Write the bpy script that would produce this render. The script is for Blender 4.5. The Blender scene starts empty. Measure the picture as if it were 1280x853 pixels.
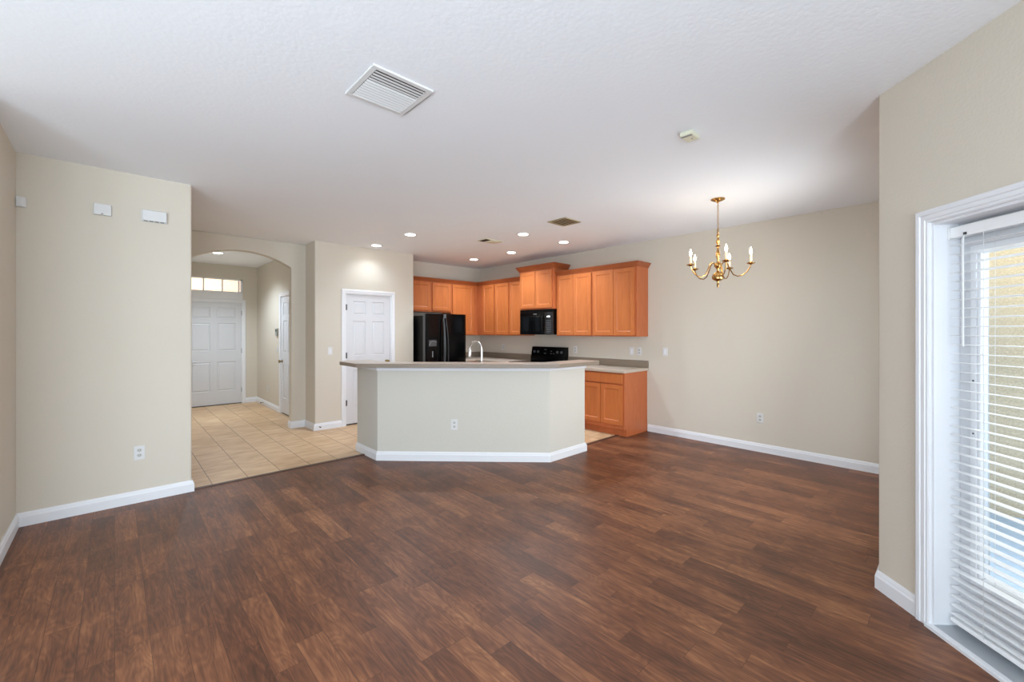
import bpy, bmesh, math, random
from mathutils import Matrix, Vector
random.seed(7)
S = bpy.context.scene
C = S.collection
PI = math.pi
R = math.radians

# ------------------------------------------------------------------ camera, sky, lights, exposure
H = 2.74
cam_d = bpy.data.cameras.new('camera')
cam = bpy.data.objects.new('camera', cam_d); C.objects.link(cam)
cam.location = (0, 0, 1.427)
cam.rotation_euler = (R(90), 0, R(46.85 - 90))
cam_d.sensor_width = 36; cam_d.lens = 36 * 530 / 1280; cam_d.shift_y = -11.5 / 1280
cam_d.clip_start = 0.02
S.camera = cam
S.view_settings.view_transform = 'Standard'
S.view_settings.look = 'None'
S.view_settings.gamma = 1
S.view_settings.use_curve_mapping = False
S.view_settings.exposure = 1.17
W = bpy.data.worlds.new('sky'); S.world = W; W.use_nodes = True
W.node_tree.nodes['Background'].inputs[0].default_value = (0.80, 0.90, 1.0, 1)
W.node_tree.nodes['Background'].inputs[1].default_value = 0.95
S.cycles.max_bounces = 10; S.cycles.diffuse_bounces = 7; S.cycles.glossy_bounces = 4
S.cycles.transparent_max_bounces = 12
S.cycles.sample_clamp_indirect = 4.0

def area(name, loc, direction, sx, sy, power, col):
    d = bpy.data.lights.new(name, 'AREA'); d.shape = 'RECTANGLE'; d.size = sx; d.size_y = sy
    d.energy = power; d.color = col
    o = bpy.data.objects.new(name, d); C.objects.link(o)
    o.location = loc; o.rotation_euler = Vector(direction).to_track_quat('-Z', 'Z').to_euler()
    return o
# daylight area lamps at assumed unseen windows (sliding door behind the camera, dining window)
area('daylight_slider', (-0.9, -1.80, 1.25), (0, 1, 0.42), 2.4, 2.1, 74, (0.75, 0.885, 1.0))
dl = area('daylight_dining', (4.40, 0.38, 1.25), (-0.3, 1, 0.12), 1.3, 1.6, 10.5, (0.90, 0.95, 1.0))
area('fill_living', (-2.4, 0.6, 1.5), (0.7, 0.75, 0.5), 2.6, 1.7, 66, (0.75, 0.885, 1.0))  # added fill lamp, just inside the closed living room window
dl.data.spread = R(135)
area('daylight_patio', (3.75, -0.95, 1.9), (-0.7, 0.7, -0.25), 1.6, 1.4, 22, (0.93, 0.97, 1.0))
area('daylight_porch', (1.3, 10.9, 2.5), (0, 1, -0.35), 1.4, 0.6, 9, (1.0, 0.93, 0.86))

sd = bpy.data.lights.new('sun', 'SUN'); sd.energy = 0.9; sd.angle = R(14); sd.color = (1.0, 0.78, 0.38)
so = bpy.data.objects.new('sun', sd); C.objects.link(so); so.rotation_euler = Vector((math.cos(R(25)), 0.10, -math.sin(R(25)))).to_track_quat('-Z', 'Z').to_euler()

# ------------------------------------------------------------------ materials
def lin(c): return tuple((v / 255 / 12.92) if v / 255 <= 0.04045 else ((v / 255 + 0.055) / 1.055) ** 2.4 for v in c)
def mat(name, col, rough=0.5, metal=0.0, bump=None, var=0.0, scale=(1, 1, 1), vscale=4.0, spec=None, coat=0, emit=None):
    m = bpy.data.materials.new(name); m.use_nodes = True; nt = m.node_tree; n = nt.nodes; L = nt.links
    p = n['Principled BSDF']; c = lin(col)
    p.inputs['Base Color'].default_value = (*c, 1); p.inputs['Roughness'].default_value = rough
    p.inputs['Metallic'].default_value = metal
    if spec is not None: p.inputs['Specular IOR Level'].default_value = spec
    if coat: p.inputs['Coat Weight'].default_value = coat; p.inputs['Coat Roughness'].default_value = 0.12
    tc = n.new('ShaderNodeTexCoord')
    if var:
        mp = n.new('ShaderNodeMapping'); mp.inputs['Scale'].default_value = scale; L.new(tc.outputs['Object'], mp.inputs[0])
        nz = n.new('ShaderNodeTexNoise'); nz.inputs['Scale'].default_value = vscale; nz.inputs['Detail'].default_value = 5
        L.new(mp.outputs[0], nz.inputs['Vector'])
        rp = n.new('ShaderNodeValToRGB'); rp.color_ramp.elements[0].position = 0.3; rp.color_ramp.elements[1].position = 0.7
        rp.color_ramp.elements[0].color = (*[v * (1 - var) for v in c], 1); rp.color_ramp.elements[1].color = (*[min(1, v * (1 + var)) for v in c], 1)
        L.new(nz.outputs['Fac'], rp.inputs[0]); L.new(rp.outputs[0], p.inputs['Base Color'])
    if bump:
        bs, bd = bump
        nb = n.new('ShaderNodeTexNoise'); nb.inputs['Scale'].default_value = bs; nb.inputs['Detail'].default_value = 3
        L.new(tc.outputs['Object'], nb.inputs['Vector'])
        bp = n.new('ShaderNodeBump'); bp.inputs['Strength'].default_value = bd; bp.inputs['Distance'].default_value = 0.004
        L.new(nb.outputs['Fac'], bp.inputs['Height']); L.new(bp.outputs[0], p.inputs['Normal'])
    if emit:
        p.inputs['Emission Color'].default_value = (*emit[0], 1); p.inputs['Emission Strength'].default_value = emit[1]
    return m
M = {}
M['wall'] = mat('beige_wall_paint', (208, 200, 186), 0.85, bump=(90, 0.25), spec=0.2)
M['island'] = mat('pale_island_paint', (203, 199, 189), 0.8, bump=(70, 0.3), spec=0.2)
M['ceiling'] = mat('white_ceiling_paint', (241, 244, 248), 0.9, bump=(45, 0.3), spec=0.1)
M['trim'] = mat('white_trim_paint', (226, 227, 230), 0.35)
M['door'] = mat('white_door_paint', (210, 211, 214), 0.4)
M['plastic'] = mat('white_plastic', (214, 214, 213), 0.35)
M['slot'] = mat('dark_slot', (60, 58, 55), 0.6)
M['socket'] = mat('grey_socket_face', (190, 188, 182), 0.4)
M['black'] = mat('black_enamel', (4, 4, 5), 0.16, spec=0.22)
M['blackm'] = mat('black_matte', (7, 7, 8), 0.4, spec=0.18)
M['glassblack'] = mat('black_glass', (7, 7, 8), 0.06)
M['dgrey'] = mat('dark_grey_plastic', (74, 75, 77), 0.32)
M['hgrey'] = mat('charcoal_handle', (44, 45, 47), 0.4, spec=0.3)
M['mgrey'] = mat('grey_plastic', (120, 122, 124), 0.35)
M['chrome'] = mat('polished_chrome', (225, 225, 226), 0.12, 1.0)
M['steel'] = mat('brushed_steel', (170, 170, 170), 0.3, 1.0)
M['brass'] = mat('polished_brass', (190, 148, 92), 0.18, 1.0)
M['obrass'] = mat('aged_brass_hardware', (150, 130, 90), 0.3, 1.0)
M['hinge'] = mat('dark_hinge_metal', (88, 88, 86), 0.4, 0.8)
M['cream'] = mat('cream_candle_sleeve', (240, 222, 190), 0.5, emit=((1.0, 0.70, 0.38), 0.12))  # faint emission puts the bulb's warm glow into the sleeve
M['bulb'] = mat('lit_bulb', (255, 240, 215), 0.3, emit=((1.0, 0.83, 0.58), 9))
M['lens'] = mat('lit_downlight_lens', (255, 255, 255), 0.5, emit=((1.0, 0.97, 0.92), 7))
M['counter'] = mat('taupe_laminate', (186, 172, 156), 0.32, var=0.07, vscale=160)
M['countershaded'] = mat('shaded_taupe_laminate', (132, 118, 102), 0.4, var=0.08, vscale=160)  # same taupe laminate, with the shade of the bar edge put in
M['thresh'] = mat('grey_threshold', (176, 180, 184), 0.4, 0.4)
M['reducer'] = mat('dark_brown_reducer', (74, 46, 32), 0.4, var=0.15, scale=(20, 20, 2))
M['sensor'] = mat('ivory_sensor_plastic', (214, 212, 190), 0.4)
M['ventbeige'] = mat('beige_vent_metal', (168, 158, 128), 0.45)
M['ventwhite'] = mat('white_vent_enamel', (222, 222, 221), 0.6, spec=0.2)
M['ventdark'] = mat('dark_duct', (30, 29, 27), 0.8)
M['blind'] = mat('white_vinyl_slat', (240, 240, 240), 0.4)
M['stucco'] = mat('tan_stucco', (203, 190, 166), 0.95, bump=(60, 1.0), var=0.16, vscale=70)
M['peach'] = mat('peach_stucco', (226, 186, 150), 0.95, bump=(60, 0.6), var=0.1, vscale=6)
M['deck'] = mat('pale_blue_patio', (168, 188, 212), 0.7, var=0.08, vscale=30)

def wood(name, c1, c2, rough, axis_scale):
    m = bpy.data.materials.new(name); m.use_nodes = True; nt = m.node_tree; n = nt.nodes; L = nt.links
    p = n['Principled BSDF']; p.inputs['Roughness'].default_value = rough
    tc = n.new('ShaderNodeTexCoord'); mp = n.new('ShaderNodeMapping'); mp.inputs['Scale'].default_value = axis_scale
    L.new(tc.outputs['Object'], mp.inputs[0])
    nz = n.new('ShaderNodeTexNoise'); nz.inputs['Scale'].default_value = 3.0; nz.inputs['Detail'].default_value = 7; nz.inputs['Distortion'].default_value = 0.6
    L.new(mp.outputs[0], nz.inputs['Vector'])
    rp = n.new('ShaderNodeValToRGB'); rp.color_ramp.elements[0].position = 0.32; rp.color_ramp.elements[1].position = 0.7
    rp.color_ramp.elements[0].color = (*lin(c1), 1); rp.color_ramp.elements[1].color = (*lin(c2), 1)
    L.new(nz.outputs['Fac'], rp.inputs[0]); L.new(rp.outputs[0], p.inputs['Base Color'])
    return m
M['maple'] = wood('orange_maple', (186, 104, 53), (198, 115, 61), 0.38, (9, 9, 1.1))
M['maplef'] = wood('orange_maple_frame', (176, 94, 51), (187, 104, 59), 0.38, (7, 7, 1.6))
M['mapled'] = wood('dark_maple_crown', (150, 77, 40), (166, 90, 49), 0.38, (2, 2, 9))

def math_node(nt, op, a, b=None, c=None):
    x = nt.nodes.new('ShaderNodeMath'); x.operation = op
    for i, v in enumerate((a, b, c)):
        if v is None: continue
        if isinstance(v, (int, float)): x.inputs[i].default_value = v
        else: nt.links.new(v, x.inputs[i])
    return x.outputs[0]

def floor_wood():
    m = bpy.data.materials.new('brown_plank_floor'); m.use_nodes = True; nt = m.node_tree; n = nt.nodes; L = nt.links
    p = n['Principled BSDF']
    tc = n.new('ShaderNodeTexCoord'); sp = n.new('ShaderNodeSeparateXYZ'); L.new(tc.outputs['Object'], sp.inputs[0])
    X, Y = sp.outputs[0], sp.outputs[1]
    v = math_node(nt, 'DIVIDE', X, 0.121); row = math_node(nt, 'FLOOR', v)
    w1 = n.new('ShaderNodeTexWhiteNoise'); w1.noise_dimensions = '1D'; L.new(row, w1.inputs['W'])
    u = math_node(nt, 'ADD', math_node(nt, 'DIVIDE', Y, 0.66), math_node(nt, 'MULTIPLY', w1.outputs[0], 7.0))
    cell = math_node(nt, 'FLOOR', u)
    cb = n.new('ShaderNodeCombineXYZ'); L.new(row, cb.inputs[0]); L.new(cell, cb.inputs[1])
    w2 = n.new('ShaderNodeTexWhiteNoise'); w2.noise_dimensions = '2D'; L.new(cb.outputs[0], w2.inputs['Vector'])
    rnd = w2.outputs[0]
    # grain coordinates, shifted per board
    g = n.new('ShaderNodeCombineXYZ')
    L.new(math_node(nt, 'MULTIPLY', X, 26.0), g.inputs[0])
    L.new(math_node(nt, 'MULTIPLY', Y, 2.6), g.inputs[1])
    L.new(math_node(nt, 'MULTIPLY', rnd, 60.0), g.inputs[2])
    nz = n.new('ShaderNodeTexNoise'); nz.inputs['Scale'].default_value = 1.0; nz.inputs['Detail'].default_value = 8; nz.inputs['Distortion'].default_value = 1.1
    nz.inputs['Roughness'].default_value = 0.62
    L.new(g.outputs[0], nz.inputs['Vector'])
    # cathedral figure
    g2 = n.new('ShaderNodeCombineXYZ')
    L.new(math_node(nt, 'MULTIPLY', X, 9.0), g2.inputs[0]); L.new(math_node(nt, 'MULTIPLY', Y, 2.2), g2.inputs[1]); L.new(math_node(nt, 'MULTIPLY', rnd, 90.0), g2.inputs[2])
    nf = n.new('ShaderNodeTexNoise'); nf.inputs['Scale'].default_value = 0.8; nf.inputs['Detail'].default_value = 2; L.new(g2.outputs[0], nf.inputs['Vector'])
    fig = math_node(nt, 'FRACT', math_node(nt, 'MULTIPLY', nf.outputs['Fac'], 17.0))
    fig = math_node(nt, 'ABSOLUTE', math_node(nt, 'SUBTRACT', fig, 0.5))
    # large blotches
    bl = n.new('ShaderNodeTexNoise'); bl.inputs['Scale'].default_value = 3.2; bl.inputs['Detail'].default_value = 3
    L.new(tc.outputs['Object'], bl.inputs['Vector'])
    f = math_node(nt, 'ADD', math_node(nt, 'MULTIPLY', rnd, 0.20), math_node(nt, 'MULTIPLY', nz.outputs['Fac'], 0.74))
    f = math_node(nt, 'ADD', f, math_node(nt, 'MULTIPLY', fig, 0.19))
    f = math_node(nt, 'ADD', f, math_node(nt, 'MULTIPLY', math_node(nt, 'SUBTRACT', bl.outputs['Fac'], 0.5), 0.35))
    g3 = n.new('ShaderNodeCombineXYZ')
    L.new(math_node(nt, 'MULTIPLY', X, 150.0), g3.inputs[0]); L.new(math_node(nt, 'MULTIPLY', Y, 9.0), g3.inputs[1]); L.new(math_node(nt, 'MULTIPLY', rnd, 31.0), g3.inputs[2])
    fn = n.new('ShaderNodeTexNoise'); fn.inputs['Scale'].default_value = 1.0; fn.inputs['Detail'].default_value = 3; L.new(g3.outputs[0], fn.inputs['Vector'])
    f = math_node(nt, 'ADD', f, math_node(nt, 'MULTIPLY', math_node(nt, 'SUBTRACT', fn.outputs['Fac'], 0.5), 0.30))
    f = math_node(nt, 'ADD', math_node(nt, 'MULTIPLY', math_node(nt, 'SUBTRACT', f, 0.53), 1.12), 0.565)
    rp = n.new('ShaderNodeValToRGB'); e = rp.color_ramp.elements
    e[0].position = 0.22; e[0].color = (*lin((64, 39, 26)), 1)
    e[1].position = 0.92; e[1].color = (*lin((168, 119, 82)), 1)
    for pos, c in ((0.42, (92, 56, 38)), (0.58, (114, 71, 48)), (0.74, (138, 91, 61))):
        q = e.new(pos); q.color = (*lin(c), 1)
    L.new(f, rp.inputs[0])
    # seams
    def edge(t, wdt):
        fr = math_node(nt, 'FRACT', t); d = math_node(nt, 'MINIMUM', fr, math_node(nt, 'SUBTRACT', 1.0, fr))
        return math_node(nt, 'LESS_THAN', d, wdt)
    seam = math_node(nt, 'MAXIMUM', edge(v, 0.010), edge(u, 0.0015))
    mx = n.new('ShaderNodeMix'); mx.data_type = 'RGBA'; L.new(math_node(nt, 'MULTIPLY', seam, 0.7), mx.inputs[0])
    L.new(rp.outputs[0], mx.inputs[6]); mx.inputs[7].default_value = (*lin((58, 36, 27)), 1)
    L.new(mx.outputs[2], p.inputs['Base Color'])
    L.new(math_node(nt, 'ADD', 0.33, math_node(nt, 'MULTIPLY', nz.outputs['Fac'], 0.18)), p.inputs['Roughness'])
    p.inputs['Specular IOR Level'].default_value = 0.38
    bp = n.new('ShaderNodeBump'); bp.inputs['Strength'].default_value = 0.12; bp.inputs['Distance'].default_value = 0.002
    L.new(nz.outputs['Fac'], bp.inputs['Height']); L.new(bp.outputs[0], p.inputs['Normal'])
    return m
M['planks'] = floor_wood()

def floor_tile():
    m = bpy.data.materials.new('tan_ceramic_tile'); m.use_nodes = True; nt = m.node_tree; n = nt.nodes; L = nt.links
    p = n['Principled BSDF']
    tc = n.new('ShaderNodeTexCoord'); sp = n.new('ShaderNodeSeparateXYZ'); L.new(tc.outputs['Object'], sp.inputs[0])
    u = math_node(nt, 'DIVIDE', math_node(nt, 'SUBTRACT', sp.outputs[0], 0.668), 0.2885)
    v = math_node(nt, 'DIVIDE', math_node(nt, 'SUBTRACT', sp.outputs[1], 4.93), 0.2885)
    cb = n.new('ShaderNodeCombineXYZ'); L.new(math_node(nt, 'FLOOR', u), cb.inputs[0]); L.new(math_node(nt, 'FLOOR', v), cb.inputs[1])
    w = n.new('ShaderNodeTexWhiteNoise'); w.noise_dimensions = '2D'; L.new(cb.outputs[0], w.inputs['Vector'])
    g = n.new('ShaderNodeCombineXYZ'); L.new(math_node(nt, 'MULTIPLY', sp.outputs[0], 3.0), g.inputs[0]); L.new(math_node(nt, 'MULTIPLY', sp.outputs[1], 9.0), g.inputs[1]); L.new(math_node(nt, 'MULTIPLY', w.outputs[0], 30.0), g.inputs[2])
    nz = n.new('ShaderNodeTexNoise'); nz.inputs['Scale'].default_value = 1.6; nz.inputs['Detail'].default_value = 6; L.new(g.outputs[0], nz.inputs['Vector'])
    f = math_node(nt, 'ADD', math_node(nt, 'MULTIPLY', nz.outputs['Fac'], 0.85), math_node(nt, 'MULTIPLY', w.outputs[0], 0.15))
    rp = n.new('ShaderNodeValToRGB'); e = rp.color_ramp.elements
    e[0].position = 0.3; e[0].color = (*lin((190, 152, 112)), 1); e[1].position = 0.72; e[1].color = (*lin((221, 190, 152)), 1)
    L.new(f, rp.inputs[0])
    def edge(t, wdt):
        fr = math_node(nt, 'FRACT', t); d = math_node(nt, 'MINIMUM', fr, math_node(nt, 'SUBTRACT', 1.0, fr))
        return math_node(nt, 'LESS_THAN', d, wdt)
    seam = math_node(nt, 'MAXIMUM', math_node(nt, 'MULTIPLY', edge(u, 0.012), 0.85), math_node(nt, 'MULTIPLY', edge(v, 0.011), 0.25))
    mx = n.new('ShaderNodeMix'); mx.data_type = 'RGBA'; L.new(seam, mx.inputs[0]); L.new(rp.outputs[0], mx.inputs[6]); mx.inputs[7].default_value = (*lin((112, 84, 60)), 1)
    L.new(mx.outputs[2], p.inputs['Base Color']); p.inputs['Roughness'].default_value = 0.42
    return m
M['tile'] = floor_tile()

def glass_mat():
    m = bpy.data.materials.new('clear_window_glass'); m.use_nodes = True; nt = m.node_tree; n = nt.nodes; L = nt.links
    n.remove(n['Principled BSDF']); o = n['Material Output']
    t = n.new('ShaderNodeBsdfTransparent'); t.inputs[0].default_value = (0.96, 0.98, 0.98, 1)
    g = n.new('ShaderNodeBsdfGlossy'); g.inputs['Roughness'].default_value = 0.02
    fr = n.new('ShaderNodeFresnel'); fr.inputs[0].default_value = 1.3
    mx = n.new('ShaderNodeMixShader'); L.new(fr.outputs[0], mx.inputs[0]); L.new(t.outputs[0], mx.inputs[1]); L.new(g.outputs[0], mx.inputs[2])
    L.new(mx.outputs[0], o.inputs[0]); return m
M['glass'] = glass_mat()

# ------------------------------------------------------------------ mesh helpers
def frame(x, y, deg=0, z=0): return Matrix.Translation((x, y, z)) @ Matrix.Rotation(R(deg), 4, 'Z')
class MB:
    def __init__(s): s.bm = bmesh.new()
    def quad(s, pts): s.bm.faces.new([s.bm.verts.new(p) for p in pts])
    def box(s, x0, x1, y0, y1, z0, z1):
        s.prism([(x0, y0), (x1, y0), (x1, y1), (x0, y1)], z0, z1); return s
    def prism(s, poly, z0, z1):
        a = [s.bm.verts.new((x, y, z0)) for x, y in poly]; b = [s.bm.verts.new((x, y, z1)) for x, y in poly]
        n = len(poly)
        s.bm.faces.new(a[::-1]); s.bm.faces.new(b)
        for i in range(n): s.bm.faces.new([a[i], a[(i + 1) % n], b[(i + 1) % n], b[i]])
        return s
    def loops(s, rings, closed=True, cap=True):
        vr = [[s.bm.verts.new(p) for p in r] for r in rings]; n = len(vr[0])
        for a, b in zip(vr, vr[1:]):
            for i in range(n if closed else n - 1):
                s.bm.faces.new([a[i], a[(i + 1) % n], b[(i + 1) % n], b[i]])
        if cap and closed: s.bm.faces.new(vr[0][::-1]); s.bm.faces.new(vr[-1])
        return s
    def lathe(s, prof, cx=0, cy=0, seg=24):
        s.loops([[(cx + r * math.cos(2 * PI * i / seg), cy + r * math.sin(2 * PI * i / seg), z) for i in range(seg)] for r, z in [(max(r, 1e-4), z) for r, z in prof]]); return s
    def tube(s, pts, rad, seg=10):
        pts = [Vector(p) for p in pts]; rr = rad if isinstance(rad, (list, tuple)) else [rad] * len(pts)
        rings = []; up = None
        for i, p in enumerate(pts):
            t = (pts[min(i + 1, len(pts) - 1)] - pts[max(i - 1, 0)]).normalized()
            if up is None:
                up = Vector((0, 0, 1)) if abs(t.z) < 0.9 else Vector((1, 0, 0))
            a = t.cross(up).normalized(); b = a.cross(t).normalized(); up = b
            rings.append([p + (a * math.cos(2 * PI * k / seg) + b * math.sin(2 * PI * k / seg)) * rr[i] for k in range(seg)])
        s.loops(rings); return s
    def panelled(s, x0, x1, z0, z1, y0, y1, rects, prof):
        """slab whose front (y0) has panels; prof = [(inset, depth)...]"""
        xs = sorted({x0, x1, *[v for r in rects for v in r[:2]]}); zs = sorted({z0, z1, *[v for r in rects for v in r[2:]]})
        inside = lambda cx, cz: any(r[0] < cx < r[1] and r[2] < cz < r[3] for r in rects)
        for a, b in zip(xs, xs[1:]):
            for c, d in zip(zs, zs[1:]):
                if not inside((a + b) / 2, (c + d) / 2): s.quad([(a, y0, c), (b, y0, c), (b, y0, d), (a, y0, d)])
        for r in rects:
            pr = [(0, 0)] + prof
            rings = [[(r[0] + i, y0 + q, r[2] + i), (r[1] - i, y0 + q, r[2] + i), (r[1] - i, y0 + q, r[3] - i), (r[0] + i, y0 + q, r[3] - i)] for i, q in pr]
            vr = [[s.bm.verts.new(p) for p in g] for g in rings]
            for a, b in zip(vr, vr[1:]):
                for i in range(4): s.bm.faces.new([a[i], a[(i + 1) % 4], b[(i + 1) % 4], b[i]])
            s.bm.faces.new(vr[-1])
        for q in ([(x0, y1, z0), (x0, y1, z1), (x1, y1, z1), (x1, y1, z0)], [(x0, y0, z0), (x0, y0, z1), (x0, y1, z1), (x0, y1, z0)],
                  [(x1, y0, z0), (x1, y1, z0), (x1, y1, z1), (x1, y0, z1)], [(x0, y0, z1), (x1, y0, z1), (x1, y1, z1), (x0, y1, z1)],
                  [(x0, y0, z0), (x0, y1, z0), (x1, y1, z0), (x1, y0, z0)]): s.quad(q)
        return s
    def sweep(s, path, prof, side=1, closed=False):
        """path in plan; prof = [(out, z)...]; out is to the left of the path when side=1"""
        n = len(path); rings = []
        for i, p in enumerate(path):
            p = Vector(p)
            def nrm(a, b):
                d = (Vector(b) - Vector(a)).normalized(); return Vector((-d.y, d.x)) * side
            if i == 0: m_ = nrm(path[0], path[1])
            elif i == n - 1: m_ = nrm(path[-2], path[-1])
            else:
                a = nrm(path[i - 1], path[i]); b = nrm(path[i], path[i + 1]); m_ = (a + b); m_ = m_ / max(0.3, m_.dot(a))
            rings.append([(p.x + m_.x * o, p.y + m_.y * o, z) for o, z in prof])
        s.loops(rings); return s
    def casing(s, x0, x1, zt, prof, z0=0.0):
        rings = []
        for k in range(4):
            r = []
            for u, v in prof:
                x = (x0 - u) if k < 2 else (x1 + u); z = z0 if k in (0, 3) else zt + u
                r.append((x, -v, z))
            rings.append(r)
        s.loops(rings); return s
    def build(s, name, m, parent=None, Mx=None, bevel=0, smooth=False, label=None):
        bmesh.ops.remove_doubles(s.bm, verts=s.bm.verts, dist=1e-5)
        bmesh.ops.recalc_face_normals(s.bm, faces=s.bm.faces)
        if parent is not None and Mx is not None:
            s.bm.transform(PM[parent.name].inverted() @ Mx)
        off = Vector((0, 0, 0))
        if parent is None:
            if Mx is not None: s.bm.transform(Mx)
            if s.bm.verts and not getattr(s, 'keep', False):
                xs = [v.co.x for v in s.bm.verts]; ys = [v.co.y for v in s.bm.verts]; zs = [v.co.z for v in s.bm.verts]
                off = Vector(((min(xs) + max(xs)) / 2, (min(ys) + max(ys)) / 2, min(zs))); s.bm.transform(Matrix.Translation(-off))
        me = bpy.data.meshes.new(name); s.bm.to_mesh(me); s.bm.free()
        if smooth:
            me.polygons.foreach_set('use_smooth', [True] * len(me.polygons))
            try: me.set_sharp_from_angle(angle=R(40))
            except Exception: pass
        o = bpy.data.objects.new(name, me); C.objects.link(o); me.materials.append(M[m] if isinstance(m, str) else m)
        o.location = off
        if parent is not None: o.parent = parent
        if bevel:
            b = o.modifiers.new('bevel', 'BEVEL'); b.width = bevel; b.segments = 2; b.limit_method = 'ANGLE'; b.angle_limit = R(40)
        if label: o['label'] = label
        return o
PM = {}
def thing(name, label, cat, Mx, group=None, structure=False):
    o = bpy.data.objects.new(name, None); C.objects.link(o)
    o.matrix_world = Mx; o.empty_display_size = 0.1
    o.location = Mx.translation; o.rotation_euler = Mx.to_euler()
    if structure: o['kind'] = 'structure'
    else:
        o['label'] = label; o['category'] = cat
        if group: o['group'] = group
    PM[o.name] = Mx.copy()
    return o
def tag(o, label, cat, group=None):
    o['label'] = label; o['category'] = cat
    if group: o['group'] = group
    return o
def struct(o): o['kind'] = 'structure'; return o
def rpoly(pts):
    """pts: (x,y) or (x,y,r) -> polygon with rounded corners"""
    out = []; n = len(pts)
    for i, p in enumerate(pts):
        if len(p) == 2 or p[2] == 0: out.append(p[:2]); continue
        a = Vector(pts[i - 1][:2]); b = Vector(p[:2]); c = Vector(pts[(i + 1) % n][:2]); r = p[2]
        u = (a - b).normalized(); v = (c - b).normalized(); ang = u.angle(v) / 2
        t = r / math.tan(ang); p0 = b + u * t; p1 = b + v * t
        for k in range(7):
            q = k / 6; out.append(tuple((b + (p0 - b) * (1 - q) ** 2 + (p1 - b) * q * q)))
    return out

# ------------------------------------------------------------------ setting: floors, ceiling, walls
f = MB(); f.keep = True
f.prism([(-2.6, -2.0), (0.9, -2.0), (3.2, 0.30), (5.7, 0.30), (5.7, 3.26), (4.0, 3.26), (3.5, 3.2), (2.2, 4.5), (2.2, 4.78), (-0.6, 4.78), (-2.6, 4.78)], -0.1, 0.0)
struct(f.build('floor', 'planks'))
f = MB(); f.keep = True
f.prism([(5.7, 3.26), (5.7, 7.1), (2.2, 10.1), (0.4, 10.1), (-0.65, 7.0), (-0.65, 4.78), (2.2, 4.78), (2.2, 4.5), (3.5, 3.2), (4.0, 3.26)], -0.1, 0.0)
struct(f.build('floor_tiled', 'tile'))
f = MB(); f.keep = True
f.prism([(-2.7, -2.1), (0.9, -2.1), (3.2, 0.2), (5.75, 0.2), (5.75, 7.1), (2.3, 10.1), (0.4, 10.1), (-0.7, 7.0), (-2.7, 4.9)], H, H + 0.15)
struct(f.build('ceiling', 'ceiling'))
def wall(name, polys, m='wall'):
    b = MB(); b.keep = True
    for p in polys:
        pl, z0, z1 = p if len(p) == 3 else (p, 0, H)
        b.prism(rpoly(pl), z0, z1)
    return struct(b.build(name, m, smooth=True))
wall('wall_left', [[(-0.65, 4.73), (0.505, 4.73, .02), (0.505, 4.85, .02), (-0.65, 4.85)]])
wall('wall_left_side', [[(-0.525, 3.6, .02), (-0.525, 4.73), (-0.645, 4.73), (-0.645, 3.72), (-2.6, 3.72), (-2.6, 3.6)]])
wall('wall_living', [[(-2.6, -2.0), (-2.48, -2.0), (-2.48, -0.8), (-2.6, -0.8)], [(-2.6, 2.0), (-2.48, 2.0), (-2.48, 3.6), (-2.6, 3.6)],
     ([(-2.6, -0.8), (-2.48, -0.8), (-2.48, 2.0), (-2.6, 2.0)], 0, 0.6), ([(-2.6, -0.8), (-2.48, -0.8), (-2.48, 2.0), (-2.6, 2.0)], 2.4, H)])
wd = thing('added_window_2', None, None, frame(-2.5, 0.6, 0, 0.6), structure=True)  # unseen window, added and closed off
b = MB(); b.box(-2.59, -2.50, -0.8, -0.75, 0.6, 2.4).box(-2.59, -2.50, 1.95, 2.0, 0.6, 2.4).box(-2.59, -2.50, -0.75, 1.95, 0.6, 0.65).box(-2.59, -2.50, -0.75, 1.95, 2.35, 2.4).box(-2.58, -2.52, 0.58, 0.62, 0.65, 2.35); b.build('window_frame', 'trim', wd, Matrix.Identity(4))
b = MB(); b.box(-2.515, -2.505, -0.745, 1.945, 0.655, 2.345); b.build('sun_block_panel', 'trim', wd, Matrix.Identity(4))  # opaque panel added to keep the sun off the floor
wall('wall_rear', [[(-2.5, -2.0), (-2.2, -2.0), (-2.2, -1.88), (-2.5, -1.88)], [(0.4, -2.0), (1.1, -2.0), (1.1, -1.88), (0.4, -1.88)],
     ([(-2.2, -2.0), (0.4, -2.0), (0.4, -1.88), (-2.2, -1.88)], 2.35, H)])
wall('wall_hall', [[(-0.64, 4.85), (-0.52, 4.85), (-0.52, 6.8), (-0.64, 6.8)]])
# arched wall
AW = frame(0, 6.80)
b = MB(); b.keep = True
x0, x1, xc, zs, za = 0.700, 1.905, 1.3025, 2.375, 2.548
hw = (x1 - x0) / 2; Rr = (hw * hw + (za - zs) ** 2) / (2 * (za - zs))
arc = [(xc + hw * math.cos(t), 0) for t in ()]
arc = []
for i in range(25):
    x = x0 + (x1 - x0) * i / 24; arc.append((x, za - Rr + math.sqrt(Rr * Rr - (x - xc) ** 2)))
outl = [(-0.64, 0), (x0, 0)] + arc + [(x1, 0), (2.14, 0), (2.14, H), (-0.64, H)]
fr_ = [b.bm.verts.new((x, 0, z)) for x, z in outl]; bk = [b.bm.verts.new((x, 0.12, z)) for x, z in outl]
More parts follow.
